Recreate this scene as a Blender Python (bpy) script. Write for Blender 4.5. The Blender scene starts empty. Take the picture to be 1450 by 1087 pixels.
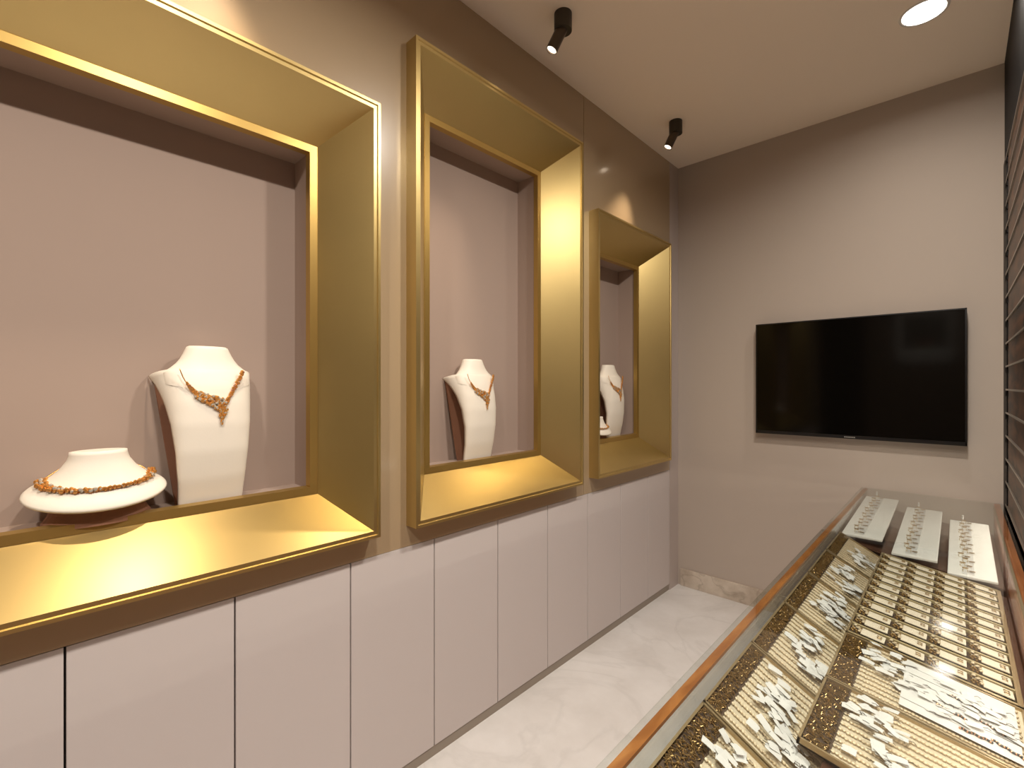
import bpy, math, random
from mathutils import Vector, Matrix
random.seed(7)
SC = bpy.context.scene
COL = SC.collection
PI = math.pi

# ------------------------------------------------------------------ measured room (metres)
XW = -1.4256          # left wall plane
YB = 3.2017           # back wall plane
YR = -1.5             # rear wall plane (behind the camera)
XR = 0.1545           # right slat wall plane
ZC = 2.9              # ceiling
EYE = 1.3883
DL_X = -0.102

# ------------------------------------------------------------------ materials
def new_mat(name):
    m = bpy.data.materials.new(name); m.use_nodes = True
    nt = m.node_tree
    return m, nt, nt.nodes['Principled BSDF']

def mat(name, col, rough=0.5, metal=0.0, spec=0.5, coat=0.0, coat_rough=0.1, noise=None, bump=None, emit=None, sheen=0.0):
    """noise=(scale, amount, (sx,sy,sz)); bump=(scale, strength, dist)"""
    m, nt, b = new_mat(name)
    b.inputs['Base Color'].default_value = (*col, 1)
    b.inputs['Roughness'].default_value = rough
    b.inputs['Metallic'].default_value = metal
    b.inputs['Specular IOR Level'].default_value = spec
    b.inputs['Coat Weight'].default_value = coat
    b.inputs['Coat Roughness'].default_value = coat_rough
    if sheen: b.inputs['Sheen Weight'].default_value = sheen
    if noise or bump:
        tc = nt.nodes.new('ShaderNodeTexCoord')
    if noise:
        mp = nt.nodes.new('ShaderNodeMapping'); nt.links.new(tc.outputs['Object'], mp.inputs['Vector'])
        mp.inputs['Scale'].default_value = noise[2] if len(noise) > 2 else (1, 1, 1)
        n = nt.nodes.new('ShaderNodeTexNoise'); n.inputs['Scale'].default_value = noise[0]
        n.inputs['Detail'].default_value = 5; nt.links.new(mp.outputs[0], n.inputs['Vector'])
        r = nt.nodes.new('ShaderNodeValToRGB'); a = noise[1]
        r.color_ramp.elements[0].position = 0.3; r.color_ramp.elements[1].position = 0.7
        r.color_ramp.elements[0].color = (*[c*(1-a) for c in col], 1)
        r.color_ramp.elements[1].color = (*[min(1, c*(1+a)) for c in col], 1)
        nt.links.new(n.outputs['Fac'], r.inputs['Fac']); nt.links.new(r.outputs['Color'], b.inputs['Base Color'])
    if bump:
        n2 = nt.nodes.new('ShaderNodeTexNoise'); n2.inputs['Scale'].default_value = bump[0]; n2.inputs['Detail'].default_value = 4
        nt.links.new(tc.outputs['Object'], n2.inputs['Vector'])
        bp = nt.nodes.new('ShaderNodeBump'); bp.inputs['Strength'].default_value = bump[1]; bp.inputs['Distance'].default_value = bump[2]
        nt.links.new(n2.outputs['Fac'], bp.inputs['Height']); nt.links.new(bp.outputs[0], b.inputs['Normal'])
    if emit:
        b.inputs['Emission Color'].default_value = (*emit[0], 1); b.inputs['Emission Strength'].default_value = emit[1]
    return m

def mat_marble(name, base, vein, scale, vein_amt=0.5, rough=0.25):
    m, nt, b = new_mat(name)
    tc = nt.nodes.new('ShaderNodeTexCoord')
    n1 = nt.nodes.new('ShaderNodeTexNoise'); n1.inputs['Scale'].default_value = scale; n1.inputs['Detail'].default_value = 8
    n1.inputs['Roughness'].default_value = 0.6
    nt.links.new(tc.outputs['Object'], n1.inputs['Vector'])
    r1 = nt.nodes.new('ShaderNodeValToRGB')
    e = r1.color_ramp.elements
    e[0].position = 0.30; e[0].color = (*vein, 1)
    e[1].position = 0.62; e[1].color = (*base, 1)
    nt.links.new(n1.outputs['Fac'], r1.inputs['Fac'])
    n2 = nt.nodes.new('ShaderNodeTexNoise'); n2.inputs['Scale'].default_value = scale*0.55; n2.inputs['Detail'].default_value = 10
    n2.inputs['Distortion'].default_value = 1.6
    nt.links.new(tc.outputs['Object'], n2.inputs['Vector'])
    r2 = nt.nodes.new('ShaderNodeValToRGB'); e = r2.color_ramp.elements
    e[0].position = 0.47; e[0].color = (0, 0, 0, 1); e[1].position = 0.53; e[1].color = (0, 0, 0, 1)
    k = r2.color_ramp.elements.new(0.50); k.color = (vein_amt,)*3 + (1,)
    nt.links.new(n2.outputs['Fac'], r2.inputs['Fac'])
    mx = nt.nodes.new('ShaderNodeMixRGB'); mx.inputs['Color2'].default_value = (*[v*0.72 for v in vein], 1)
    nt.links.new(r2.outputs['Color'], mx.inputs['Fac']); nt.links.new(r1.outputs['Color'], mx.inputs['Color1'])
    nt.links.new(mx.outputs[0], b.inputs['Base Color'])
    b.inputs['Roughness'].default_value = rough
    return m

def mat_wood(name, c1, c2, axis=(1, 1, 1), scale=6, rough=0.35, coat=0.2):
    m, nt, b = new_mat(name)
    tc = nt.nodes.new('ShaderNodeTexCoord'); mp = nt.nodes.new('ShaderNodeMapping')
    mp.inputs['Scale'].default_value = axis
    nt.links.new(tc.outputs['Object'], mp.inputs['Vector'])
    n = nt.nodes.new('ShaderNodeTexNoise'); n.inputs['Scale'].default_value = scale; n.inputs['Detail'].default_value = 6
    n.inputs['Distortion'].default_value = 0.5
    nt.links.new(mp.outputs[0], n.inputs['Vector'])
    r = nt.nodes.new('ShaderNodeValToRGB'); r.color_ramp.elements[0].color = (*c1, 1); r.color_ramp.elements[1].color = (*c2, 1)
    r.color_ramp.elements[0].position = 0.35; r.color_ramp.elements[1].position = 0.65
    nt.links.new(n.outputs['Fac'], r.inputs['Fac']); nt.links.new(r.outputs[0], b.inputs['Base Color'])
    b.inputs['Roughness'].default_value = rough; b.inputs['Coat Weight'].default_value = coat
    return m

def mat_glass(name, tint=(0.97, 0.99, 0.98), ior=1.5, rough=0.0):
    m = bpy.data.materials.new(name); m.use_nodes = True
    nt = m.node_tree; nt.nodes.clear()
    o = nt.nodes.new('ShaderNodeOutputMaterial'); t = nt.nodes.new('ShaderNodeBsdfTransparent'); g = nt.nodes.new('ShaderNodeBsdfGlossy')
    fr = nt.nodes.new('ShaderNodeFresnel'); mx = nt.nodes.new('ShaderNodeMixShader')
    t.inputs['Color'].default_value = (*tint, 1); g.inputs['Roughness'].default_value = rough
    ge = nt.nodes.new('ShaderNodeNewGeometry'); mr = nt.nodes.new('ShaderNodeMapRange')   # leaving face uses the inverse index: no false total reflection
    mr.inputs['To Min'].default_value = ior; mr.inputs['To Max'].default_value = 1/ior
    nt.links.new(ge.outputs['Backfacing'], mr.inputs['Value']); nt.links.new(mr.outputs[0], fr.inputs['IOR'])
    nt.links.new(fr.outputs[0], mx.inputs[0]); nt.links.new(t.outputs[0], mx.inputs[1]); nt.links.new(g.outputs[0], mx.inputs[2])
    nt.links.new(mx.outputs[0], o.inputs['Surface'])
    return m

M = {}
M['floor'] = mat_marble('floor marble', (0.76, 0.74, 0.725), (0.63, 0.60, 0.575), 2.6, 0.2, 0.28)
M['skirt_marble'] = mat_marble('skirting marble', (0.62, 0.54, 0.45), (0.40, 0.32, 0.25), 7, 0.5, 0.3)
M['ceiling'] = mat('ceiling paint', (0.92, 0.81, 0.69), 0.9, spec=0.1)
M['wall_back'] = mat('back wall paint', (0.46, 0.39, 0.335), 0.75, spec=0.2)
M['wall_rear'] = mat('dark brown rear wall', (0.10, 0.07, 0.05), 0.6)
M['wall_upper'] = mat('glossy beige laminate', (0.42, 0.31, 0.19), 0.30, spec=0.5, coat=1.0, coat_rough=0.12)
M['wainscot'] = mat('pale matt laminate', (0.60, 0.54, 0.52), 0.45, spec=0.3)
M['gap'] = mat('dark joint', (0.03, 0.022, 0.018), 0.8)
M['toe'] = mat('grey skirting', (0.30, 0.25, 0.20), 0.45)
M['corner'] = mat('corner trim paint', (0.50, 0.43, 0.40), 0.5)
M['gold'] = mat('gold painted metal', (0.60, 0.45, 0.185), 0.34, metal=0.88, spec=0.6, coat=0.12, coat_rough=0.25, noise=(3, 0.05))
M['gold_rim'] = mat('gold rim', (0.50, 0.33, 0.10), 0.35, metal=0.8, spec=0.6)
M['niche'] = mat('niche backdrop', (0.41, 0.315, 0.265), 0.8, spec=0.15)
M['leather'] = mat('cream leatherette', (0.86, 0.80, 0.70), 0.45, spec=0.35, bump=(160, 0.12, 0.001))
M['bustback'] = mat('bust backing board', (0.26, 0.12, 0.07), 0.7)
M['jewel'] = mat('jewellery gold', (0.85, 0.44, 0.13), 0.3, metal=0.8, spec=0.6)
M['jewel_rose'] = mat('rose gold', (0.75, 0.38, 0.22), 0.3, metal=0.85)
M['stone'] = mat('pale stones', (0.55, 0.5, 0.42), 0.12, metal=0.3)
M['palegold'] = mat('pale gold chain', (0.72, 0.60, 0.42), 0.45, metal=0.2)
M['dkgold'] = mat('brown gold chain ends', (0.36, 0.23, 0.09), 0.35, metal=0.75)
M['tv_screen'] = mat('television glass', (0.002, 0.0015, 0.001), 0.09, spec=0.35)
M['tv_bezel'] = mat('television bezel', (0.006, 0.005, 0.005), 0.3)
M['badge'] = mat('silver badge', (0.6, 0.58, 0.55), 0.3, metal=0.6)
M['lamp_body'] = mat('bronze lamp body', (0.10, 0.075, 0.055), 0.38, metal=0.6)
M['lamp_cap'] = mat('dark lamp canopy', (0.05, 0.042, 0.03), 0.5, metal=0.3)
M['lens'] = mat('lamp lens', (1, 0.9, 0.75), 0.4, emit=((1.0, 0.80, 0.60), 3.0))
M['diffuser'] = mat('downlight diffuser', (1, 1, 1), 0.4, emit=((1.0, 0.97, 0.92), 6.0))
M['white_trim'] = mat('white plastic trim', (0.75, 0.70, 0.65), 0.4)
M['wood_rail'] = mat_wood('orange brown wood', (0.24, 0.08, 0.02), (0.38, 0.15, 0.04), (1, 0.15, 1), 60)
M['wood_dark'] = mat_wood('red brown wood', (0.34, 0.10, 0.03), (0.52, 0.18, 0.06), (3, 0.6, 3), 10, 0.35, 0.3)
M['deck'] = mat_wood('dark brown deck', (0.07, 0.03, 0.018), (0.12, 0.052, 0.03), (3, 0.4, 3), 8, 0.3, 0.3)
M['strip'] = mat('added strip housing', (0.30, 0.22, 0.14), 0.5)  # housing for the strip light added inside the counter
M['glass'] = mat_glass('clear glass')
M['slat'] = mat_wood('dark brown slat board', (0.008, 0.004, 0.003), (0.13, 0.052, 0.020), (1, 1.2, 5), 5, 0.4, 0.0)
M['black_flute'] = mat('black fluted board', (0.004, 0.003, 0.003), 0.5, spec=0.15)
M['rail'] = mat('grey metal rail', (0.42, 0.38, 0.33), 0.3, metal=0.8)
M['tray_rim'] = mat('bronze tray rim', (0.42, 0.31, 0.17), 0.35, metal=0.6)
M['tray_dark'] = mat('dark brown velvet', (0.075, 0.045, 0.026), 0.8, noise=(90, 0.4))
M['tray_cream'] = mat('cream lining', (0.62, 0.53, 0.39), 0.7, noise=(25, 0.12))
M['tray_white'] = mat('white leatherette insert', (0.88, 0.86, 0.82), 0.5)
M['paper'] = mat('white paper', (0.68, 0.67, 0.65), 0.7)
M['card'] = mat('cream cushion card', (0.76, 0.67, 0.53), 0.6)
M['ridge'] = mat('olive tan ridge', (0.50, 0.40, 0.22), 0.5, metal=0.2)
M['dark_bead'] = mat('dark beads', (0.05, 0.045, 0.04), 0.3)
M['thread'] = mat('dark thread', (0.04, 0.03, 0.025), 0.7)
M['door_dark'] = mat('dark doorway', (0.012, 0.010, 0.008), 0.7)
M['poster'] = mat('dark picture', (0.05, 0.04, 0.03), 0.5)
M['red'] = mat('red mark', (0.55, 0.03, 0.03), 0.5)
M['green'] = mat('green mark', (0.02, 0.30, 0.14), 0.5)

# ------------------------------------------------------------------ mesh building
class MB:
    def __init__(self): self.v = []; self.f = []; self.m = []; self.cm = 0
    def add(self, vs, fs):
        o = len(self.v); self.v += [tuple(p) for p in vs]; self.f += [tuple(i+o for i in f) for f in fs]; self.m += [self.cm]*len(fs); return self
    def box(self, x0, x1, y0, y1, z0, z1, mt=None):
        vs = [(x, y, z) for x in (x0, x1) for y in (y0, y1) for z in (z0, z1)]
        if mt is not None: vs = [mt @ Vector(p) for p in vs]
        return self.add(vs, [(0, 1, 3, 2), (4, 6, 7, 5), (0, 4, 5, 1), (2, 3, 7, 6), (0, 2, 6, 4), (1, 5, 7, 3)])
    def tube(self, pts, r, n=8, caps=True):
        pts = [Vector(p) for p in pts]; rs = r if isinstance(r, (list, tuple)) else [r]*len(pts)
        base = len(self.v); ref = None
        for i, p in enumerate(pts):
            d = (pts[min(i+1, len(pts)-1)] - pts[max(i-1, 0)]).normalized()
            if ref is None:
                ref = d.orthogonal().normalized()
            else:
                ref = (ref - d*ref.dot(d)).normalized()
            b = d.cross(ref)
            for k in range(n):
                a = 2*PI*k/n; self.v.append(tuple(p + (ref*math.cos(a) + b*math.sin(a))*rs[i]))
        for i in range(len(pts)-1):
            for k in range(n):
                a = base+i*n+k; c = base+i*n+(k+1) % n
                self.f.append((a, c, c+n, a+n))
        if caps:
            self.f.append(tuple(base+k for k in range(n))[::-1]); e = base+(len(pts)-1)*n; self.f.append(tuple(e+k for k in range(n)))
        return self
    def blob(self, c, r, squash=(1, 1, 1)):
        c = Vector(c); rx, ry, rz = (r*s for s in squash)
        vs = [c+Vector((0, 0, rz))]
        for k in range(6):
            a = k*PI/3; vs.append(c+Vector((rx*math.cos(a)*.87, ry*math.sin(a)*.87, rz*.5)))
        for k in range(6):
            a = k*PI/3+PI/6; vs.append(c+Vector((rx*math.cos(a)*.87, ry*math.sin(a)*.87, -rz*.5)))
        vs.append(c-Vector((0, 0, rz)))
        fs = []
        for k in range(6):
            n = (k+1) % 6
            fs += [(0, 1+k, 1+n), (1+k, 7+k, 1+n), (1+n, 7+k, 7+n), (7+k, 13, 7+n)]
        return self.add(vs, fs)
    def torus(self, c, R, r, ax=(0, 0, 1), n=14, m=6, sq=1.0):
        q = Vector((0, 0, 1)).rotation_difference(Vector(ax).normalized()); c = Vector(c); vs = []; fs = []
        for i in range(n):
            a = 2*PI*i/n
            for j in range(m):
                b = 2*PI*j/m; p = Vector(((R+r*math.cos(b))*math.cos(a), sq*(R+r*math.cos(b))*math.sin(a), r*math.sin(b)))
                vs.append(c+q @ p)
        for i in range(n):
            for j in range(m):
                fs.append((i*m+j, ((i+1) % n)*m+j, ((i+1) % n)*m+(j+1) % m, i*m+(j+1) % m))
        return self.add(vs, fs)
    def loft(self, loops, close_last=False):
        base = len(self.v); n = len(loops[0])
        for L in loops: self.v += [tuple(p) for p in L]
        for i in range(len(loops)-1):
            for k in range(n):
                a = base+i*n+k; b = base+i*n+(k+1) % n
                self.f.append((a, b, b+n, a+n))
        if close_last: self.f.append(tuple(base+(len(loops)-1)*n+k for k in range(n)))
        return self
    def build(self, name, m, parent=None, smooth=False, bevel=0, origin=None):
        me = bpy.data.meshes.new(name)
        vs = self.v
        if origin is not None:
            ox, oy, oz = origin; vs = [(x-ox, y-oy, z-oz) for x, y, z in vs]
        me.from_pydata(vs, [], self.f); me.update()
        if len(self.m) == len(self.f) and any(self.m): me.polygons.foreach_set('material_index', self.m)
        import bmesh
        bm = bmesh.new(); bm.from_mesh(me); bmesh.ops.recalc_face_normals(bm, faces=bm.faces); bm.to_mesh(me); bm.free()
        for mm in (m if isinstance(m, (list, tuple)) else [m]): me.materials.append(mm)
        if smooth:
            for p in me.polygons: p.use_smooth = True
        o = bpy.data.objects.new(name, me); COL.objects.link(o)
        if origin is not None: o.location = origin
        if parent: o.parent = parent
        if bevel:
            md = o.modifiers.new('Bevel', 'BEVEL'); md.width = bevel; md.segments = 2; md.limit_method = 'ANGLE'
        return o

def tag(o, label=None, cat=None, group=None, kind=None):
    if label: o['label'] = label
    if cat: o['category'] = cat
    if group: o['group'] = group
    if kind: o['kind'] = kind
    return o

def thing(name, label, cat, loc=(0, 0, 0), rot=(0, 0, 0), group=None):
    o = bpy.data.objects.new(name, None); COL.objects.link(o); o.location = loc; o.rotation_euler = rot
    o.empty_display_size = 0.05
    return tag(o, label, cat, group)

def copy_tree(o, parent=None):
    c = o.copy(); COL.objects.link(c)
    if parent: c.parent = parent
    for ch in list(o.children): copy_tree(ch, c)
    return c

# ------------------------------------------------------------------ setting
def struct(mb, name, m, **k):
    return tag(mb.build(name, m, **k), kind='structure')

struct(MB().box(XW-0.5, 0.45, YR-0.15, YB+0.15, -0.06, 0.0), 'floor', M['floor'])
struct(MB().box(XW-0.5, 0.45, YR-0.15, YB+0.15, ZC, ZC+0.08), 'ceiling', M['ceiling'])
struct(MB().box(XW-0.5, 0.45, YB, YB+0.12, 0, ZC), 'wall_back', M['wall_back'])
struct(MB().box(XW, 0.40, YR-0.12, YR, 0, ZC), 'wall_rear', M['wall_rear'])
struct(MB().box(XW+0.022, -0.385, YB-0.012, YB, 0, 0.117), 'baseboard_back', M['skirt_marble'], bevel=0.002)

# frame outer rectangles (y0,y1,z0,z1)
FR = [(-0.56, 0.826, 0.895, 2.303, 0.139), (0.964, 1.970, 0.890, 2.6025, 0.148), (2.106, 2.9707, 0.897, 2.312, 0.15)]
# left wall: upper laminate with three cut-outs and a vertical seam
ZW = 0.815; ZK = 0.040; YE = 3.068
mb = MB()
ys = [YR]; holes = []
for (a, b, z0, z1, i) in FR: holes.append((a+0.02, b-0.02, z0+0.02, z1-0.02))
cur = YR; T = 0.018; SE = 2.0575
for (a, b, z0, z1) in holes:
    segs = [(cur, a)] if not (cur < SE < a) else [(cur, SE-0.0015), (SE+0.0015, a)]
    for s in segs: mb.box(XW-T, XW, s[0], s[1], ZW, ZC)
    mb.box(XW-T, XW, a, b, ZW, z0); mb.box(XW-T, XW, a, b, z1, ZC)
    cur = b
mb.box(XW-T, XW, cur, YE, ZW, ZC)
struct(mb, 'wall_left', M['wall_upper'])
# core wall behind, seen as dark joint lines only
mb = MB(); mb.box(XW-0.5, XW-0.36, YR, YB, 0, ZC)
cur = YR
for (a, b, z0, z1) in holes:
    mb.box(XW-T-0.05, XW-T-0.001, cur, a, 0, ZC); mb.box(XW-T-0.05, XW-T-0.001, a, b, 0, z0); mb.box(XW-T-0.05, XW-T-0.001, a, b, z1, ZC); cur = b
mb.box(XW-T-0.05, XW-T-0.001, cur, YB, 0, ZC)
struct(mb, 'trim_1', M['gap'])
# corner post
struct(MB().box(XW-0.03, XW+0.001, YE+0.002, YB, 0, ZC), 'trim_2', M['corner'])
# wainscot
wn = thing('trim_3', None, None, (XW, 0, 0)); wn['kind'] = 'structure'
seams = [0.0819+0.3355*k for k in range(-5, 9)]
edges = [YR] + [s for s in seams if s > YR+0.05] + [YE]
for a, b in zip(edges[:-1], edges[1:]):
    g = 0.0022
    MB().box(XW-T, XW, a+g, b-g, ZK, ZW-0.0015).build('panel', M['wainscot'], wn, bevel=0.0012).matrix_parent_inverse = Matrix.Translation((-XW, 0, 0))
struct(MB().box(XW-T, XW-0.004, YR, YE, 0, ZK-0.001), 'baseboard_left', M['toe'])

# ------------------------------------------------------------------ gold display frames
XF = -1.3658; XB = -1.5211; XN = -1.665
def rect(X, r, ins):
    y0, y1, z0, z1 = r
    return [(X, y0+ins, z0+ins), (X, y1-ins, z0+ins), (X, y1-ins, z1-ins), (X, y0+ins, z1-ins)]
flabels = ['widest gold window frame nearest the camera, holding two necklace displays',
           'tallest gold window frame in the middle, holding one tall necklace bust',
           'smallest looking gold window frame furthest away beside the corner']
FLOORZ = []
for (y0, y1, z0, z1, ins), lb in zip(FR, flabels):
    r = (y0, y1, z0, z1)
    t = thing('shadow_box', lb, 'display case', (XW, (y0+y1)/2, z0), group='gold display frames on the left wall')
    inv = Matrix.Translation((-XW, -(y0+y1)/2, -z0))
    m = MB().loft([rect(XW-0.012, r, 0.0), rect(XF, r, 0.0), rect(XF, r, 0.009), rect(XF-0.005, r, 0.011), rect(XF-0.005, r, 0.022),
                   rect(XB, r, ins), rect(XB-0.004, r, ins), rect(XB-0.004, r, ins-0.004), rect(XW-0.016, r, 0.026), rect(XW-0.016, r, 0.0)])
    m.build('casing', M['gold'], t).matrix_parent_inverse = inv
    m = MB().loft([rect(XB-0.003, r, ins-0.002), rect(XB+0.0015, r, ins+0.001), rect(XB+0.0015, r, ins+0.025), rect(XB-0.022, r, ins+0.028), rect(XB-0.022, r, ins-0.002), rect(XB-0.003, r, ins-0.002)])
    m.build('inner_rim', M['gold_rim'], t).matrix_parent_inverse = inv
    m = MB().loft([rect(XB-0.022, r, ins+0.014), rect(XN, r, ins+0.014)], close_last=True)
    # thickness
    m.loft([rect(XB-0.022, r, ins+0.002), rect(XN-0.012, r, ins+0.002)], close_last=True)
    m.loft([rect(XB-0.0225, r, ins+0.002), rect(XB-0.0225, r, ins+0.014)])
    m.build('niche_lining', M['niche'], t).matrix_parent_inverse = inv
    FLOORZ.append(z0+ins+0.014)

# ------------------------------------------------------------------ tall necklace bust (local: faces +x, base at z=0)
BH = 0.465
def prof(t):
    """t 0..1 base..shoulder -> half width, forward x, side wrap"""
    w = 0.078 + 0.004*math.sin(t*3) + 0.016*max(0, t-0.25)/0.4 if t < 0.65 else 0.094
    ks = [(0, .076, .015, .012), (.2, .080, .034, .016), (.4, .086, .046, .022), (.6, .094, .050, .036), (.75, .102, .046, .056), (.88, .112, .036, .080), (1.0, .122, .018, .100)]
    for a, b in zip(ks[:-1], ks[1:]):
        if t <= b[0]:
            q = (t-a[0])/(b[0]-a[0]); return [a[i]+(b[i]-a[i])*q for i in (1, 2, 3)]
    return ks[-1][1:]
SH = 0.385      # shoulder height
def shell(s, t, off=0.0):
    """s -1..1 across, t 0..1 up to the shoulders"""
    w, fx, wr = prof(t)
    a = abs(s)
    x = fx - wr*(a**2.2) + off
    y = w*math.sin(s*PI/2*0.92)/math.sin(PI/2*0.92)
    z = t*SH
    if t > 0.8: z -= 0.020*((t-0.8)/0.2)**2*max(0, (a-0.45)/0.55)**2
    return Vector((x, y*(1), z))
def make_bust(t):
    NS, NT = 22, 30; mb = MB()
    for off in (0.0, -0.012):
        base = len(mb.v)
        for j in range(NT+1):
            for i in range(NS+1):
                p = shell(-1+2*i/NS, j/NT, off)
                mb.v.append(tuple(p))
        for j in range(NT):
            for i in range(NS):
                a = base+j*(NS+1)+i; mb.f.append((a, a+1, a+NS+2, a+NS+1))
    n = (NS+1)*(NT+1)
    for j in range(NT):
        for e in (0, NS):
            a = j*(NS+1)+e; mb.f.append((a, a+NS+1, a+NS+1+n, a+n))
    for i in range(NS):
        for j in (0, NT):
            a = j*(NS+1)+i; mb.f.append((a, a+1, a+1+n, a+n))
    # yoke closing the shoulders and the neck stub: rings from shoulder line to neck top
    def ring(cx, cz, hy, hx, back, slope=0.0, N=28, sq=2.0):
        out = []
        for k in range(N):
            a = 2*PI*k/N; c, s_ = math.cos(a), math.sin(a)
            xx = hx*abs(c)**(2/sq)*(1 if c > 0 else -back); yy = hy*abs(s_)**(2/sq)*(1 if s_ > 0 else -1)
            out.append((cx+xx, yy, cz+slope*abs(yy)))
        return out
    # neck flare merging into the chest
    Lp = [ring(-0.024, SH-0.075, .104, .064, 0.35, 0.32), ring(-0.024, SH-0.030, .104, .053, 0.45, 0.18), ring(-0.026, SH-0.006, .098, .046, 0.7, 0.02),
          ring(-0.028, SH+0.006, .086, .043, 0.85), ring(-0.030, SH+0.017, .075, .041, 0.9), ring(-0.031, SH+0.030, .066, .039, .95), ring(-0.032, SH+0.044, .059, .037, .95),
          ring(-0.033, SH+0.058, .053, .035, .95), ring(-0.033, SH+0.065, .050, .033, .95), ring(-0.033, SH+0.068, .044, .029, .95)]
    mb.loft(Lp, close_last=True)
    mb.build('padded_front', M['leather'], t, smooth=True)
    b = MB()
    # straight backing board from shoulders to base
    for (z0, z1, w0, w1, xa, xb) in [(0.0, SH-0.015, .072, .114, -0.045, -0.079)]:
        vs = []
        for z, w, x in ((z0, w0, xa), (z1, w1, xb)):
            vs += [(x, -w, z), (x, w, z), (x-0.007, w, z), (x-0.007, -w, z)]
        b.loft([vs[:4], vs[4:]], close_last=True); b.f.append((0, 1, 2, 3))
    b.build('backing_board', M['bustback'], t)

def on_shell(y, z, off):
    t = min(1, z/SH); w = prof(t)[0]
    q = max(-1, min(1, y/w*math.sin(PI/2*0.92))); s = math.asin(q)/(PI/2*0.92)
    return shell(s, t, off)

def make_vnecklace(parent_label, loc, rotz, group):
    t = thing('gold_necklace', parent_label, 'necklace', loc, (0, 0, rotz), group)
    rnd = random.Random(3)
    # asymmetric V, in bust coordinates; +y is the right hand side of the photo
    Lp = [(-.080, .390), (-.078, .380), (-.073, .362), (-.065, .344), (-.056, .330), (-.046, .318), (-.032, .309)]
    Rp = [(.070, .390), (.068, .378), (.060, .358), (.048, .336), (.036, .314), (.024, .294), (.017, .284)]
    def P(y, z, o=0.004):
        p = on_shell(y, z, o)
        if z > SH-0.06:  # ride over the neck flare
            k = (z-(SH-0.06))/0.06; p.x = p.x+0.010*k + 0.012*k*abs(y)/0.07
        return p
    for pts in (Lp[:5], Rp[:3]): MB().tube([P(*q) for q in pts], 0.0014, 6).build('chain', M['jewel'], t, smooth=True)
    g = MB()
    def bl(b, p, r, alt): b.cm = int(alt); b.blob(p, r)
    for i in range(len(Rp)-1):           # beaded right strand
        for k in range(4):
            q = k/4; y = Rp[i][0]*(1-q)+Rp[i+1][0]*q; z = Rp[i][1]*(1-q)+Rp[i+1][1]*q
            if i > 0 or k > 2:
                for dx in (-.0028, .0028): bl(g, P(y+dx*rnd.uniform(.5, 1.2), z+rnd.uniform(-.002, .002)), rnd.uniform(.0032, .0046), rnd.random() < .2)
    g.build('bead_strand', [M['jewel'], M['jewel_rose']], t); g = MB()
    for i in range(3, len(Lp)-1):        # beaded left strand growing wider
        for k in range(5):
            q = k/5; y = Lp[i][0]*(1-q)+Lp[i+1][0]*q; z = Lp[i][1]*(1-q)+Lp[i+1][1]*q; ww = .003+.004*(i-3+q)/3
            for dz in (-ww, 0, ww): bl(g, P(y, z+dz), rnd.uniform(.0024, .0036), rnd.random() < .25)
    g.build('bead_strand', [M['jewel'], M['jewel_rose']], t)
    cl = MB()
    for i in range(190):                 # broad encrusted centre
        y = rnd.uniform(-.048, .022); u = (y+.048)/.070
        top = .322-.026*u; bot = top-(.012+.026*u); z = rnd.uniform(bot-.004, top+.003)
        bl(cl, P(y, z, .0045), rnd.uniform(.0030, .0048), rnd.random() < .28)
    for k in range(34):                  # drop
        q = k/34; ww = .012*(1-q)
        bl(cl, P(.013+rnd.uniform(-ww, ww)-.003*q, .274-.046*q, .0045), 0.0048-.0020*q, rnd.random() < .25)
    cl.build('centrepiece', [M['jewel'], M['stone']], t)
    return t

busts = [(-1.578, 0.400, 0.05, 'tall cream bust on the right inside the nearest gold frame'),
         (-1.578, 1.445, 0.02, 'tall cream bust alone inside the tallest middle gold frame'),
         (-1.578, 2.590, -0.02, 'tall cream bust inside the furthest gold frame')]
nl = ['gold necklace with pointed centre on the tall bust in the nearest frame', 'gold necklace with pointed centre on the bust in the middle frame',
      'gold necklace with pointed centre on the tall bust in the furthest frame']
first = None; firstn = None
for (x, y, rz, lb), nlab, fz in zip(busts, nl, FLOORZ):
    if first is None:
        first = b = thing('necklace_bust', lb, 'bust', group='tall necklace busts'); make_bust(b)
        firstn = n = make_vnecklace(nlab, (0, 0, 0), 0, 'pointed gold necklaces')
    else:
        b = copy_tree(first); b['label'] = lb; n = copy_tree(firstn); n['label'] = nlab
    for o in (b, n):
        o.location = (x, y, fz); o.rotation_euler = (0, 0, rz)
        o.scale = (1, 1.06, 1.0)

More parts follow.
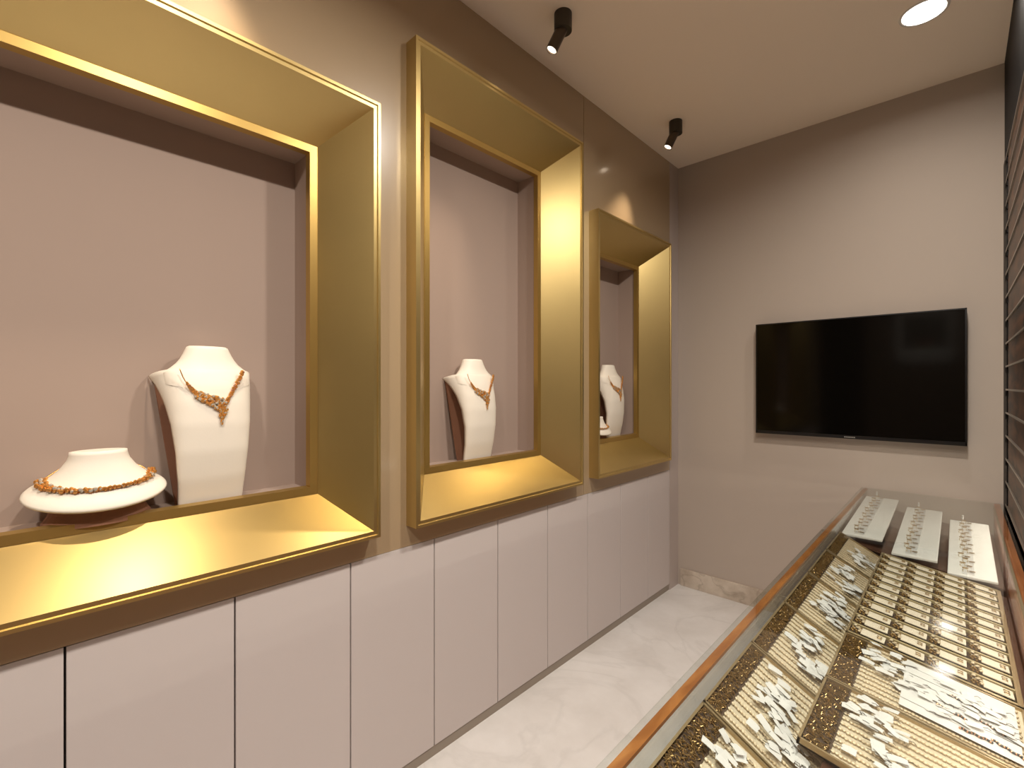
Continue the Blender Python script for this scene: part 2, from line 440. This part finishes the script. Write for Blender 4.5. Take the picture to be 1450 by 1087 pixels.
# ------------------------------------------------------------------ low collar display (local: faces +x)
def collar_pt(r, a, q=0.0):
    """profile radius index q 0 neck top .. 1 brim ; a angle, 0 = front"""
    ks = [(0, .056, .176), (.06, .0565, .170), (.2, .060, .156), (.4, .074, .135), (.6, .093, .117), (.78, .114, .103), (.92, .131, .094), (1.0, .138, .088)]
    for u, v in zip(ks[:-1], ks[1:]):
        if q <= v[0]:
            k = (q-u[0])/(v[0]-u[0]); rr = u[1]+(v[1]-u[1])*k; zz = u[2]+(v[2]-u[2])*k; break
    dep = 0.66; c, s = math.cos(a), math.sin(a)
    droop = 0.040*(q**1.3)*((c+1)/2)**1.2
    return Vector((rr*dep*c, rr*s, zz - droop + 0.02*q*(1-(c+1)/2)))
def make_collar(t):
    N = 48; loops = []
    top = [collar_pt(0, 2*PI*k/N, 0) for k in range(N)]
    inner = [Vector((p.x*.86, p.y*.86, p.z+0.001)) for p in top]
    loops = [inner]+[[collar_pt(0, 2*PI*k/N, q/14) for k in range(N)] for q in range(15)]
    rim = loops[-1]
    loops.append([Vector((p.x*1.012, p.y*1.012, p.z-0.004)) for p in rim])
    loops.append([Vector((p.x*.985, p.y*.985, p.z-0.009)) for p in rim])
    loops.append([Vector((p.x*.72, p.y*.72, p.z-0.004)) for p in rim])
    m = MB().loft(loops, close_last=True)
    m.add(inner, [tuple(range(N))])
    m.build('padded_collar', M['leather'], t, smooth=True)
    m = MB()
    L = []
    for z, sc_ in ((0.0, .105), (.012, .105), (.030, .094), (.060, .086)):
        L.append([(sc_*.60*math.cos(2*PI*k/32), sc_*math.sin(2*PI*k/32), z) for k in range(32)])
    m.loft(L, close_last=True); m.f.append(tuple(range(32)))
    m.build('stand', M['bustback'], t, smooth=False)
def make_garland(t):
    rnd = random.Random(11); g = MB()
    n = 46
    for k in range(n):
        a = -1.95+3.9*k/(n-1)
        if abs(a) > 1.78: continue
        c = collar_pt(0, a, 0.70)+Vector((0.002, 0, 0.005))
        big = .0062 if k % 3 else .0080
        for j in range(6):
            q = 2*PI*j/6
            g.cm = int(rnd.random() < .2); g.blob(c+Vector((.35*math.cos(q), math.sin(q), .35*math.sin(q+1)))*big*1.2, big*.62)
        g.blob(c, big*.6)
    g.build('flower_links', [M['jewel'], M['stone']], t)
    for sg in (-1, 1):
        ch = MB(); ch.tube([collar_pt(0, sg*(1.76+.16*i), 0.70-.09*i)+Vector((0, 0, .003)) for i in range(6)], .0014, 6)
        ch.build('chain', M['jewel'], t, smooth=True)
c1 = thing('collar_display', 'low round cream collar display on the left in the nearest frame', 'necklace display', (-1.575, 0.153, FLOORZ[0]), (0, 0, 0.0), 'low round collar displays')
make_collar(c1)
g1 = thing('flower_necklace', 'gold flower necklace around the low round display in the nearest frame', 'necklace', (-1.575, 0.153, FLOORZ[0]), group='necklaces on low round displays')
make_garland(g1)
c2 = copy_tree(c1); c2['label'] = 'low cream collar display half hidden by the edge of the furthest frame'
g2_ = copy_tree(g1); g2_['label'] = 'gold necklace on the half hidden low display in the furthest frame'
for o in (c2, g2_):
    o.location = (-1.575, 2.413, FLOORZ[2]); o.scale = (.78, .78, .78)

# ------------------------------------------------------------------ television
tx0, tx1, tz0, tz1, ty = -0.9040, 0.0305, 1.0955, 1.7585, 3.140
tv = thing('television', 'flat black wall television on the back wall', 'television', ((tx0+tx1)/2, ty, tz0))
inv = Matrix.Translation((-(tx0+tx1)/2, -ty, -tz0))
def P(o, inv): o.matrix_parent_inverse = inv; return o
P(MB().box(tx0, tx1, ty+0.003, ty+0.034, tz0, tz1).build('housing', M['tv_bezel'], tv, bevel=0.003), inv)
P(MB().box(tx0+0.007, tx1-0.007, ty-0.001, ty+0.0035, tz0+0.020, tz1-0.007).build('screen', M['tv_screen'], tv), inv)
bz = MB().box(tx0, tx1, ty-0.002, ty+0.004, tz0, tz0+0.018); bz.box(tx0, tx1, ty-0.002, ty+0.004, tz1-0.006, tz1)
bz.box(tx0, tx0+0.006, ty-0.002, ty+0.004, tz0, tz1); bz.box(tx1-0.006, tx1, ty-0.002, ty+0.004, tz0, tz1)
P(bz.build('bezel', M['tv_bezel'], tv), inv)
bd = MB()
for k in range(7): bd.box(-0.455+k*0.0072, -0.4502+k*0.0072, ty-0.0032, ty-0.002, tz0+0.006, tz0+0.0115)
P(bd.build('badge', M['badge'], tv), inv)
P(MB().box(-0.62, -0.25, ty+0.034, YB-0.001, tz0+0.15, tz1-0.15).build('wall_bracket', M['tv_bezel'], tv), inv)

# ------------------------------------------------------------------ ceiling lamps
def make_spot(t, dirv):
    d = Vector(dirv).normalized()
    m = MB(); m.tube([(0, 0, 0), (0, 0, -0.070), (0, 0, -0.0701)], [0.036, 0.036, 0.034], 32); m.build('canopy', M['lamp_cap'], t, smooth=False)
    p0 = Vector((0, 0, -0.052)); e = p0+d*0.108
    m = MB(); m.tube([p0, e], 0.0235, 28, caps=False)
    m.tube([e, e-d*0.008], 0.0205, 28, caps=False); N = 28
    m.build('tube', M['lamp_body'], t, smooth=True)
    l = MB(); l.tube([e-d*0.008, e-d*0.006], 0.0204, 24); l.build('lens', M['lens'], t)
    return e, d
SD = (-0.30, -0.30, -0.88)
s0 = thing('spot_lamp', 'bronze ceiling spot lamp, nearer one above the tallest frame', 'ceiling lamp', (-1.172, 1.545, ZC), group='bronze spot lamps by the left wall')
SD3 = (-0.27, -0.22, -0.94)
e, d = make_spot(s0, SD)
spots = [s0]
for k, lb in ((1, 'bronze ceiling spot lamp, further one near the back corner'), (-1, 'bronze ceiling spot lamp above the widest gold frame'), (-2, 'bronze ceiling spot lamp behind the camera')):
    if k == -1:
        s = thing('spot_lamp', lb, 'ceiling lamp', group='bronze spot lamps by the left wall'); e3_, d3_ = make_spot(s, SD3)
    else: s = copy_tree(s0); s['label'] = lb
    s.location = (-1.172-(0.008 if k == 1 else 0), 1.545+1.075*k, ZC); spots.append(s)
SPOT_W = 20
for i, s in enumerate(spots):
    L = bpy.data.lights.new('spot beam', 'SPOT'); L.energy = SPOT_W*(1.0 if i != 2 else 1.6); L.color = (1.0, 0.80, 0.58); L.spot_size = math.radians(46); L.spot_blend = 1.0
    L.shadow_soft_size = 0.02
    ee, dd = (e3_, d3_) if i == 2 else (e, d)
    o = bpy.data.objects.new('spot beam', L); COL.objects.link(o)
    o.location = Vector(s.location)+ee+dd*0.004
    o.rotation_euler = dd.to_track_quat('-Z', 'Y').to_euler()

d0 = thing('downlight', 'round bright recessed downlight in the ceiling', 'ceiling light', (DL_X, 2.5405, ZC), group='recessed downlights')
N = 40
def circ(r, z): return [(r*math.cos(2*PI*k/N), r*math.sin(2*PI*k/N), z) for k in range(N)]
MB().loft([circ(.080, 0.0), circ(.079, -.003), circ(.071, -.004), circ(.069, -.001)]).build('trim_ring', M['white_trim'], d0, smooth=True)
MB().loft([circ(.0695, -.0018), circ(.06, -.0020)], close_last=True).build('diffuser', M['diffuser'], d0)
DL_W = 19
for k in range(4):
    if k: dl = copy_tree(d0); dl['label'] = 'recessed downlight ' + ['', 'above the middle of the counter', 'right above the camera', 'behind the camera'][k]; dl.location = (DL_X, 2.5405-1.07*k, ZC)
    L = bpy.data.lights.new('downlight glow', 'AREA'); L.shape = 'DISK'; L.size = 0.13; L.spread = math.radians(165); L.energy = DL_W*(0.20, 1.15, 1.05, 1.2)[k]; L.color = (1.0, 0.92, 0.82)
    o = bpy.data.objects.new('downlight glow', L); COL.objects.link(o); o.location = (DL_X, 2.5405-1.07*k, ZC-0.006)

# ------------------------------------------------------------------ right slat wall
struct(MB().box(XR+0.03, XR+0.14, YR, YB, 0, ZC), 'wall_right', M['slat'])
sw = thing('slatwall_panel', 'dark slatted display wall with thin metal rails at the right edge', 'wall panel', (XR+0.03, 1.5, 0.84))
inv = Matrix.Translation((-XR-0.03, -1.5, -0.84))
P(MB().box(XR+0.004, XR+0.03, YR+0.01, 3.0, 0.84, 2.42).build('board', M['slat'], sw), inv)
fl = MB()
y = YR+0.02
while y < YB-0.004:
    fl.box(XR+0.003, XR+0.03, y, min(y+0.022, YB-0.002), 2.42, ZC-0.001); y += 0.030
fl.box(XR, XR+0.03, 3.0, YB-0.001, 0.02, 2.42)
P(fl.build('fluted_board', M['black_flute'], sw), inv)
z = 2.395
while z > 0.85:
    P(MB().box(XR-0.001, XR+0.006, YR+0.01, 3.055, z-0.0035, z+0.0035).build('rail', M['rail'], sw), inv)
    P(MB().box(XR+0.0, XR+0.0055, 2.99, 3.075, z-0.030, z-0.005).build('rail_bracket', M['black_flute'], sw), inv)
    z -= 0.1027

# ------------------------------------------------------------------ counter
TZ = 0.832
ct = thing('display_counter', 'glass topped jewellery display counter with brown wood edge', 'counter', (-0.12, 1.2, 0.0))
inv = Matrix.Translation((0.12, -1.2, 0))
CY0, CY1 = -1.1, YB-0.013
P(MB().box(-0.384, XR-0.004, CY0, CY1, TZ-0.003, TZ).build('glass_top', M['glass'], ct), inv)
P(MB().box(-0.3745, -0.3578, CY0, CY1, TZ-0.010, TZ-0.0035).build('wood_edge', M['wood_rail'], ct), inv)
P(MB().box(-0.3700, -0.3650, CY0, CY1, 0.50, TZ-0.010).build('front_glass', M['glass'], ct), inv)
P(MB().box(-0.3740, XR-0.012, CY0, CY1, 0.06, 0.50).build('cabinet_body', M['wood_dark'], ct), inv)
P(MB().box(-0.355, XR-0.02, CY0+0.02, CY1-0.02, 0.0, 0.06).build('plinth', M['deck'], ct), inv)
P(MB().box(0.122, XR-0.012, CY0, CY1, 0.50, TZ-0.004).build('back_panel', M['wood_dark'], ct), inv)
P(MB().box(-0.3640, 0.1215, CY0, CY1, 0.5005, 0.5060).build('deck', M['deck'], ct), inv)
# added strip light under the rear top edge, put in to brighten the case
P(MB().box(0.116, 0.1215, CY0+0.1, CY1-0.1, TZ-0.012, TZ-0.0045).build('added_light_strip', M['strip'], ct), inv)
L = bpy.data.lights.new('added case light', 'AREA'); L.shape = 'RECTANGLE'; L.size = 4.0; L.size_y = 0.005; L.energy = 2.6; L.color = (1.0, 0.90, 0.76)  # added lamp that lifts the trays and the bounce onto the ceiling
o = bpy.data.objects.new('added case light', L); COL.objects.link(o); o.location = (0.107, 1.1, TZ-0.010)
dd = Vector((-0.8, 0, -0.6)); o.rotation_euler = (Matrix(((0, -0.6, 0.8), (1, 0, 0), (0, 0.8, 0.6))).to_euler())
# sloping risers that carry the trays
def slab(y0, y1, pts, th=0.006):
    mb = MB()
    for (xa, za), (xb, zb) in zip(pts[:-1], pts[1:]):
        mb.add([(xa, y0, za), (xb, y0, zb), (xb, y1, zb), (xa, y1, za), (xa, y0, za-th), (xb, y0, zb-th), (xb, y1, zb-th), (xa, y1, za-th)],
               [(0, 1, 2, 3), (4, 7, 6, 5), (0, 4, 5, 1), (2, 6, 7, 3), (1, 5, 6, 2), (0, 3, 7, 4)])
    return mb
ML = 0.555
def zl(x): return EYE-0.605-ML*(x+0.355)
P(slab(CY0+0.3, 2.365, [(-0.3600, zl(-.36)-0.020), (-0.19, zl(-.19)-0.020)]).build('tray_riser', M['deck'], ct), inv)
MR = 0.172
def zr(x): return EYE-0.642-MR*(x+0.214)
P(slab(0.97, 2.31, [(-0.175, zr(-.175)-0.019), (0.119, zr(.119)-0.019)]).build('tray_riser', M['deck'], ct), inv)
ZA = 0.755
P(slab(2.36, CY1-0.002, [(-0.3600, 0.748), (0.119, 0.6800)]).build('tray_riser', M['deck'], ct), inv)

# ------------------------------------------------------------------ trays
def frame_mat(x, y, z, tilt):      # local x runs to the right and down, local y away from camera, z up
    return Matrix.Translation((x, y, z)) @ Matrix.Rotation(tilt, 4, 'Y')
def tray(label, W, L, x, y, z, tilt, group, dark=0.055, cream='tray_cream'):
    t = thing('jewellery_tray', label, 'tray', (x, y, z), (0, tilt, 0), group)
    r = 0.0045; h = 0.012
    m = MB().box(0, W, 0, L, -h, -h+0.003); m.box(0, r, 0, L, -h, 0.001); m.box(W-r, W, 0, L, -h, 0.001); m.box(0, W, 0, r, -h, 0.001); m.box(0, W, L-r, L, -h, 0.001)
    m.build('tray_body', M['tray_rim'], t)
    MB().box(r, dark, r, L-r, -h+0.003, -0.006).build('velvet_end', M['tray_dark'], t)
    MB().box(dark, W-r, r, L-r, -h+0.003, -0.005).build('lining', M[cream], t)
    MB().box(dark-0.001, dark+0.001, r, L-r, -0.006, -0.001).build('divider', M['tray_dark'], t)
    return t

def chain_mesh(L, m, seed, rad=0.0032):
    rnd = random.Random(seed); b = MB(); n = int(L/(rad*1.5))
    for k in range(n):
        x = L*k/n; b.blob((x, rnd.uniform(-.0007, .0007), 0), rad, (0.95, 0.8 if k % 2 else 1.15, 0.55))
    return b
chain_protos = {}
def place_chain(kind, T, lx, ly, ln, rz, label, group):
    key = (kind, ln)
    if key not in chain_protos:
        o = chain_mesh(ln, None, len(chain_protos), 0.0040 if kind != 'wide' else 0.0055).build('gold_bracelet', M['palegold' if kind != 'white' else 'tray_cream'])
        chain_protos[key] = o
    else:
        o = chain_protos[key].copy(); COL.objects.link(o)
    o.matrix_world = T @ Matrix.Translation((lx, ly, -0.0018)) @ Matrix.Rotation(rz, 4, 'Z')
    return tag(o, label, 'bracelet', group)

tag_protos = []
def tag_mesh(w, l, bend):
    b = MB(); n = 4; vs = []
    for i in range(n+1):
        x = -l/2+l*i/n; z = bend*(1-(2*i/n-1)**2)
        ww = w/2 if i < n else w/2*.8
        for zz in (z, z-0.0004): vs += [(x, -ww, zz), (x, ww, zz)]
    fs = []
    for i in range(n):
        a = i*4; fs += [(a, a+1, a+5, a+4), (a+2, a+6, a+7, a+3), (a, a+4, a+6, a+2), (a+1, a+3, a+7, a+5)]
    fs += [(0, 2, 3, 1), (n*4, n*4+1, n*4+3, n*4+2)]
    return b.add(vs, fs)
def place_tag(T, lx, ly, lz, rz, tx, tl, which, label, group):
    if not tag_protos:
        for w, l, bd in ((.015, .030, .0008), (.013, .026, .0005), (.017, .022, .0010)):
            o = tag_mesh(w, l, bd).build('price_tag', M['paper'])
            th = MB().tube([(l/2-.001, 0, 0), (l/2+.006, .002, .001), (l/2+.011, -.001, -.001)], .0005, 4).build('thread', M['thread'], o)
            tag_protos.append([o, False])
    pr = tag_protos[which % 3]
    if not pr[1]: o = pr[0]; pr[1] = True
    else: o = copy_tree(pr[0])
    o.matrix_world = T @ Matrix.Translation((lx, ly, lz)) @ Matrix.Rotation(rz, 4, 'Z') @ Matrix.Rotation(tx, 4, 'X') @ Matrix.Rotation(tl, 4, 'Y')
    return tag(o, label, 'tag', group)

def fill_tray(T, W, L, dark, rows, where, seed, ntags, spread, chain_group, tag_group, piece_len=None):
    rnd = random.Random(seed)
    # loose dark gold chain ends on the velvet end
    b = MB()
    for k in range(560):
        x = rnd.uniform(.006, dark-.003); y = rnd.uniform(.008, L-.008); a = rnd.gauss(0, .6); ln = rnd.uniform(.004, .010)
        dx, dy = ln*math.cos(a), ln*math.sin(a); z = rnd.uniform(-.006, -.001)
        b.tube([(x-dx/2, y-dy/2, z), (x, y, z+.0018), (x+dx/2, y+dy/2, z)], .0009, 4, caps=False)
    o = b.build('chain_ends', M['dkgold']); o.matrix_world = T
    tag(o, 'heap of dark gold chain ends on the velvet end of ' + where, 'chain ends', kind='stuff')
    pitch = (L-.02)/rows
    for i in range(rows):
        ln = round((piece_len or (W-dark-.012)), 3)
        place_chain('std', T, dark+.004, .010+pitch*(i+.5), ln, rnd.uniform(-.012, .012), 'pale gold bracelet in the parallel rows on ' + where, chain_group)
    for k in range(ntags):
        cx_, cy_, sx_, sy_ = spread[k % len(spread)]
        lx = cx_+max(-1.7, min(1.7, rnd.gauss(0, 1)))*sx_; ly = cy_+max(-1.7, min(1.7, rnd.gauss(0, 1)))*sy_
        lx = max(dark*.8, min(W-.02, lx)); ly = max(.018, min(L-.018, ly))
        place_tag(T, lx, ly, .004+.0008*(k % 9)+rnd.uniform(0, .002), rnd.gauss(0, .40)+(PI if rnd.random() < .3 else 0), rnd.gauss(0, .13), rnd.gauss(0, .10), rnd.randrange(3), 'white price tag in the pile on ' + where, tag_group)

TL = math.atan(ML); WL = 0.30; LL = 0.2875
lnames = ['the furthest left tray', 'the second furthest left tray', 'the third furthest left tray', 'the third nearest left tray', 'the second nearest left tray', 'the nearest left tray at the bottom edge']
lylist = [2.068, 1.776, 1.4870, 1.2010, 0.9130, 0.6240]
spreads = [[(.10, .12, .028, .045), (.17, .20, .02, .03)], [(.085, .15, .018, .055), (.13, .08, .02, .03)], [(.10, .16, .025, .055)], [(.09, .17, .020, .05), (.12, .09, .018, .03)],
           [(.085, .19, .018, .035), (.11, .10, .025, .045), (.15, .06, .02, .02)], [(.075, .20, .018, .03), (.10, .13, .02, .04)]]
for i, (nm, y0) in enumerate(zip(lnames, lylist)):
    x0 = -0.3560
    lab = 'bronze edged jewellery tray, ' + nm.replace('the ', '').replace(' left tray', '') + ' in the column along the front glass'
    if i == 5: lab = 'bronze edged jewellery tray at the bottom edge, nearest in the column along the front glass'
    dark = .050 if i == 5 else .036
    ly = LL if i else LL
    tr = tray(lab, WL, ly-.003, x0, y0, zl(x0), TL, 'trays along the front glass', dark)
    T = frame_mat(x0, y0, zl(x0), TL)
    fill_tray(T, WL, ly-.003, dark, 13, nm, 100+i, [26, 30, 38, 38, 46, 26][i], spreads[i], 'bracelets on '+nm, 'price tags on '+nm)

TR_ = math.atan(MR); WR = 0.322
def rtray_T(y0): return frame_mat(-0.214, y0, zr(-.214), TR_)
for nm, y0, ln, seed, lab, nt, spr in (
        ('the upper right tray', 1.2390, .252, 201, 'jewellery tray of white tags and sleeves just in front of the earring tray', 56, [(.095, .175, .022, .035), (.16, .12, .035, .04), (.24, .12, .035, .04)]),
        ('the lower right tray', .986, .250, 202, 'jewellery tray overhanging at the bottom right, nearest of the right trays', 44, [(.085, .19, .018, .03), (.11, .11, .022, .045), (.15, .05, .02, .02)])):
    tray(lab, WR, ln, -0.214, y0, zr(-.214), TR_, 'trays on the right side of the counter', .048)
    fill_tray(rtray_T(y0), WR, ln, .048, 12, nm, seed, nt, spr, 'bracelets on '+nm, 'price tags on '+nm)
# clear sleeves on the upper right tray
T = rtray_T(1.239)
sl = None
for k in range(7):
    if sl is None:
        sl = o = MB().box(-.09, .09, -.0151, .0151, 0, .0008).build('paper_sleeve', M['paper'], bevel=0.0003)
    else:
        o = sl.copy(); COL.objects.link(o)
    o.matrix_world = T @ Matrix.Translation((.215, .035+.031*k, .0045+.0004*(k % 2))) @ Matrix.Rotation(random.uniform(-.04, .04), 4, 'Z')
    tag(o, 'long white sleeve laid beside others on the upper right tray', 'sleeve', 'white sleeves on the upper right tray')

dk = None
T = rtray_T(1.239)
for k, (lx, ly, rz) in enumerate(((.225, .150, -.25), (.262, .100, -.35), (.205, .085, -.15), (.285, .045, -.30), (.240, .040, .1))):
    if dk is None:
        b = MB(); rn = random.Random(9)
        for q in range(26): b.cm = q % 3 == 0; b.blob((-.022+.0018*q, .0018*math.sin(q*.7), 0), .0024)
        dk = o = b.build('beaded_bracelet', [M['dark_bead'], M['jewel_rose']])
    else: o = dk.copy(); COL.objects.link(o)
    o.matrix_world = T @ Matrix.Translation((lx, ly, .0078)) @ Matrix.Rotation(rz, 4, 'Z')
    tag(o, 'short dark beaded bracelet lying on the white sleeves', 'bracelet', 'dark beaded bracelets on white sleeves')

# ring / earring tray: 4 columns x 11 rows of cards
Ly = 0.798; y0 = 1.4955
T = rtray_T(y0)
et = thing('earring_tray', 'wide bronze tray holding four columns of cream earring cards', 'tray', (-0.214, y0, zr(-.214)), (0, TR_, 0))
m = MB().box(0, WR, 0, Ly, -.012, -.009)
for a in ((0, .005, 0, Ly), (WR-.010, WR, 0, Ly), (0, WR, 0, .005), (0, WR, Ly-.005, Ly)): m.box(a[0], a[1], a[2], a[3], -.012, .002)
m.build('tray_body', M['tray_rim'], et)
m = MB()
MB().box(.005, WR-.010, .005, Ly-.005, -.009, -.006).build('base_lining', M['tray_dark'], et)
NR = 12; cw = (WR-.016)/4; rh = (Ly-.012)/NR
for r in range(NR+1):
    yy = .006+rh*r
    MB().box(.005, WR-.010, yy-.0035 if r else yy, yy+.0035 if r < NR else yy, -.006, .0015).build('ridge', M['ridge'], et)
card0 = None; rnd = random.Random(5)
for c in range(4):
    for r in range(NR):
        if card0 is None:
            card0 = o = MB().box(-.002, .048, -.019, .019, -.002, .002).build('earring_card', M['card'], bevel=0.0015)
            e1 = MB()
            for k in range(15): e1.blob((rnd.uniform(-.021, -.003), rnd.uniform(-.022, .022), rnd.uniform(-.002, .004)), rnd.uniform(.002, .0038))
            e1.build('earrings', M['dkgold'], o)
            e2 = MB(); e2.torus((.036, .004, .004), .0045, .0009, (0, .3, 1)); e2.torus((.036, -.008, .004), .0045, .0009, (0, .3, 1)); e2.build('hoops', M['dkgold'], o)
            e3 = MB()
            for k in range(8): e3.blob((rnd.uniform(-.018, -.002), -.018+.005*k, .004), .0026, (1.6, .8, .8))
            e3.build('gold_drops', M['palegold'], o)
        else:
            o = copy_tree(card0)
        o.matrix_world = T @ Matrix.Translation((.006+cw*c+.0250, .006+rh*(r+.5), .001)) @ Matrix.Rotation(rnd.uniform(-.02, .02), 4, 'Z') @ Matrix.Rotation(-0.10, 4, 'X')
        tag(o, 'cream card holding earrings in the wide four column tray', 'earring card', 'earring cards in the wide tray')
        o.scale = (1, 1.18, 1)

# white ring trays at the far end: corners solved from the photo
def far_quad(pts_near_dz, pts_far_dz, xl, xr, yn, yf): pass
farA = (-0.3440, -0.2160, 2.375, 3.120, 0.624, 0.600)
specs = [ # xs at near (left,right), near y, far y, near dz, far dz
    ((-.3575, -.2220), 2.395, 3.13, .620, .590, 'left'),
    ((-.1880, -.0560), 2.330, 3.10, .644, .613, 'middle'),
    ((-.0290, .1000), 2.318, 3.04, .675, .633, 'right')]
ring0 = None
for (xx, yn, yf, dn, df, nm) in specs:
    zn, zf = EYE-dn, EYE-df; L_ = math.hypot(yf-yn, zf-zn); pit = math.atan2(zf-zn, yf-yn); W_ = xx[1]-xx[0]
    t = thing('ring_tray', 'long white ring tray at the far end of the counter, %s one of three' % {'left': 'leftmost', 'middle': 'middle', 'right': 'rightmost'}[nm], 'tray', (xx[0], yn, zn), (pit, 0, 0), 'white ring trays at the far end')
    MB().box(0, W_, 0, L_, -.010, 0).build('white_pad', M['tray_white'], t, bevel=0.0025)
    MB().box(W_*.30, W_*.55, .02, L_-.02, 0, .0012).build('slot_strip', M['paper'], t)
    T = Matrix.Translation((xx[0], yn, zn)) @ Matrix.Rotation(pit, 4, 'X')
    MB().tube([(W_*.34, L_-.006, 0), (W_*.34, L_-.004, .020), (W_*.34, L_-.010, .030)], .0035, 8).build('hanging_loop', M['paper'], t)
    rn = random.Random(len(nm))
    nrings = 13
    for k in range(nrings):
        if ring0 is None:
            b = MB().torus((0, 0, .0), .0070, .0012, (0, 1, .25), 18, 6)
            ring0 = o = b.build('gold_ring', M['palegold'])
            g = MB()
            for q in range(5): g.blob((-.006+.003*q, 0, .0095), .0026)
            g.build('setting', M['dkgold'], o)
            g = MB().box(.010, .026, -.004, .004, -.0005, .0008); g.build('size_label', M['dkgold'], o)
        else: o = copy_tree(ring0)
        o.matrix_world = T @ Matrix.Translation((W_*(.30 if k % 2 else .36)+rn.uniform(-.003, .003), .04+(L_-.08)*k/(nrings-1), .006)) @ Matrix.Rotation(rn.uniform(-.1, .1), 4, 'Z')
        tag(o, 'small gold ring in the line on the %s white tray at the far end' % nm, 'ring', 'rings on the %s white tray' % nm)

# ------------------------------------------------------------------ rear of the shop (only seen mirrored in the television)
struct(MB().box(XW+0.02, -0.90, YR-0.001, YR+0.006, 0.0, 2.35), 'door_1', M['door_dark'])
pf = thing('picture_frame', 'pale framed dark picture on the wall behind the camera', 'picture', (-0.30, YR, 1.68))
inv = Matrix.Translation((0.30, -YR, -1.68))
x0, x1, z0, z1 = -0.56, -0.05, 1.69, 2.28
m = MB()
for (a, b, c, d_) in ((x0, x0+.025, z0, z1), (x1-.015, x1, z0, z1), (x0, x1, z0, z0+.025), (x0, x1, z0+.085, z0+.12), (x0, x1, z1-.015, z1)): m.box(a, b, YR+.001, YR+.05, c, d_)
P(m.build('frame', M['tray_white'], pf), inv)
P(MB().box(x0+.02, x1-.01, YR+.001, YR+.012, z0+.02, z1-.01).build('picture', M['poster'], pf), inv)
P(MB().box(-.34, -.24, YR+.012, YR+.016, z0+.20, z0+.225).build('red_mark', M['red'], pf), inv)
P(MB().box(-.35, -.23, YR+.012, YR+.016, z0+.13, z0+.15).build('green_mark', M['green'], pf), inv)

# ------------------------------------------------------------------ camera, world, view
w = bpy.data.worlds.new('World'); SC.world = w; w.use_nodes = True
w.node_tree.nodes['Background'].inputs[0].default_value = (0.02, 0.018, 0.015, 1)
cam = bpy.data.cameras.new('Camera'); co = bpy.data.objects.new('Camera', cam); COL.objects.link(co)
cam.sensor_width = 36; cam.lens = 669.87/1450*36; cam.clip_start = 0.01
cam.shift_y = 1.5/1450
co.location = (0, 0, EYE); co.rotation_euler = (PI/2, 0, math.radians(43.334))
SC.camera = co
SC.view_settings.view_transform = 'Standard'; SC.view_settings.look = 'None'
SC.view_settings.gamma = 1.0; SC.view_settings.use_curve_mapping = False
SC.view_settings.exposure = 0.40
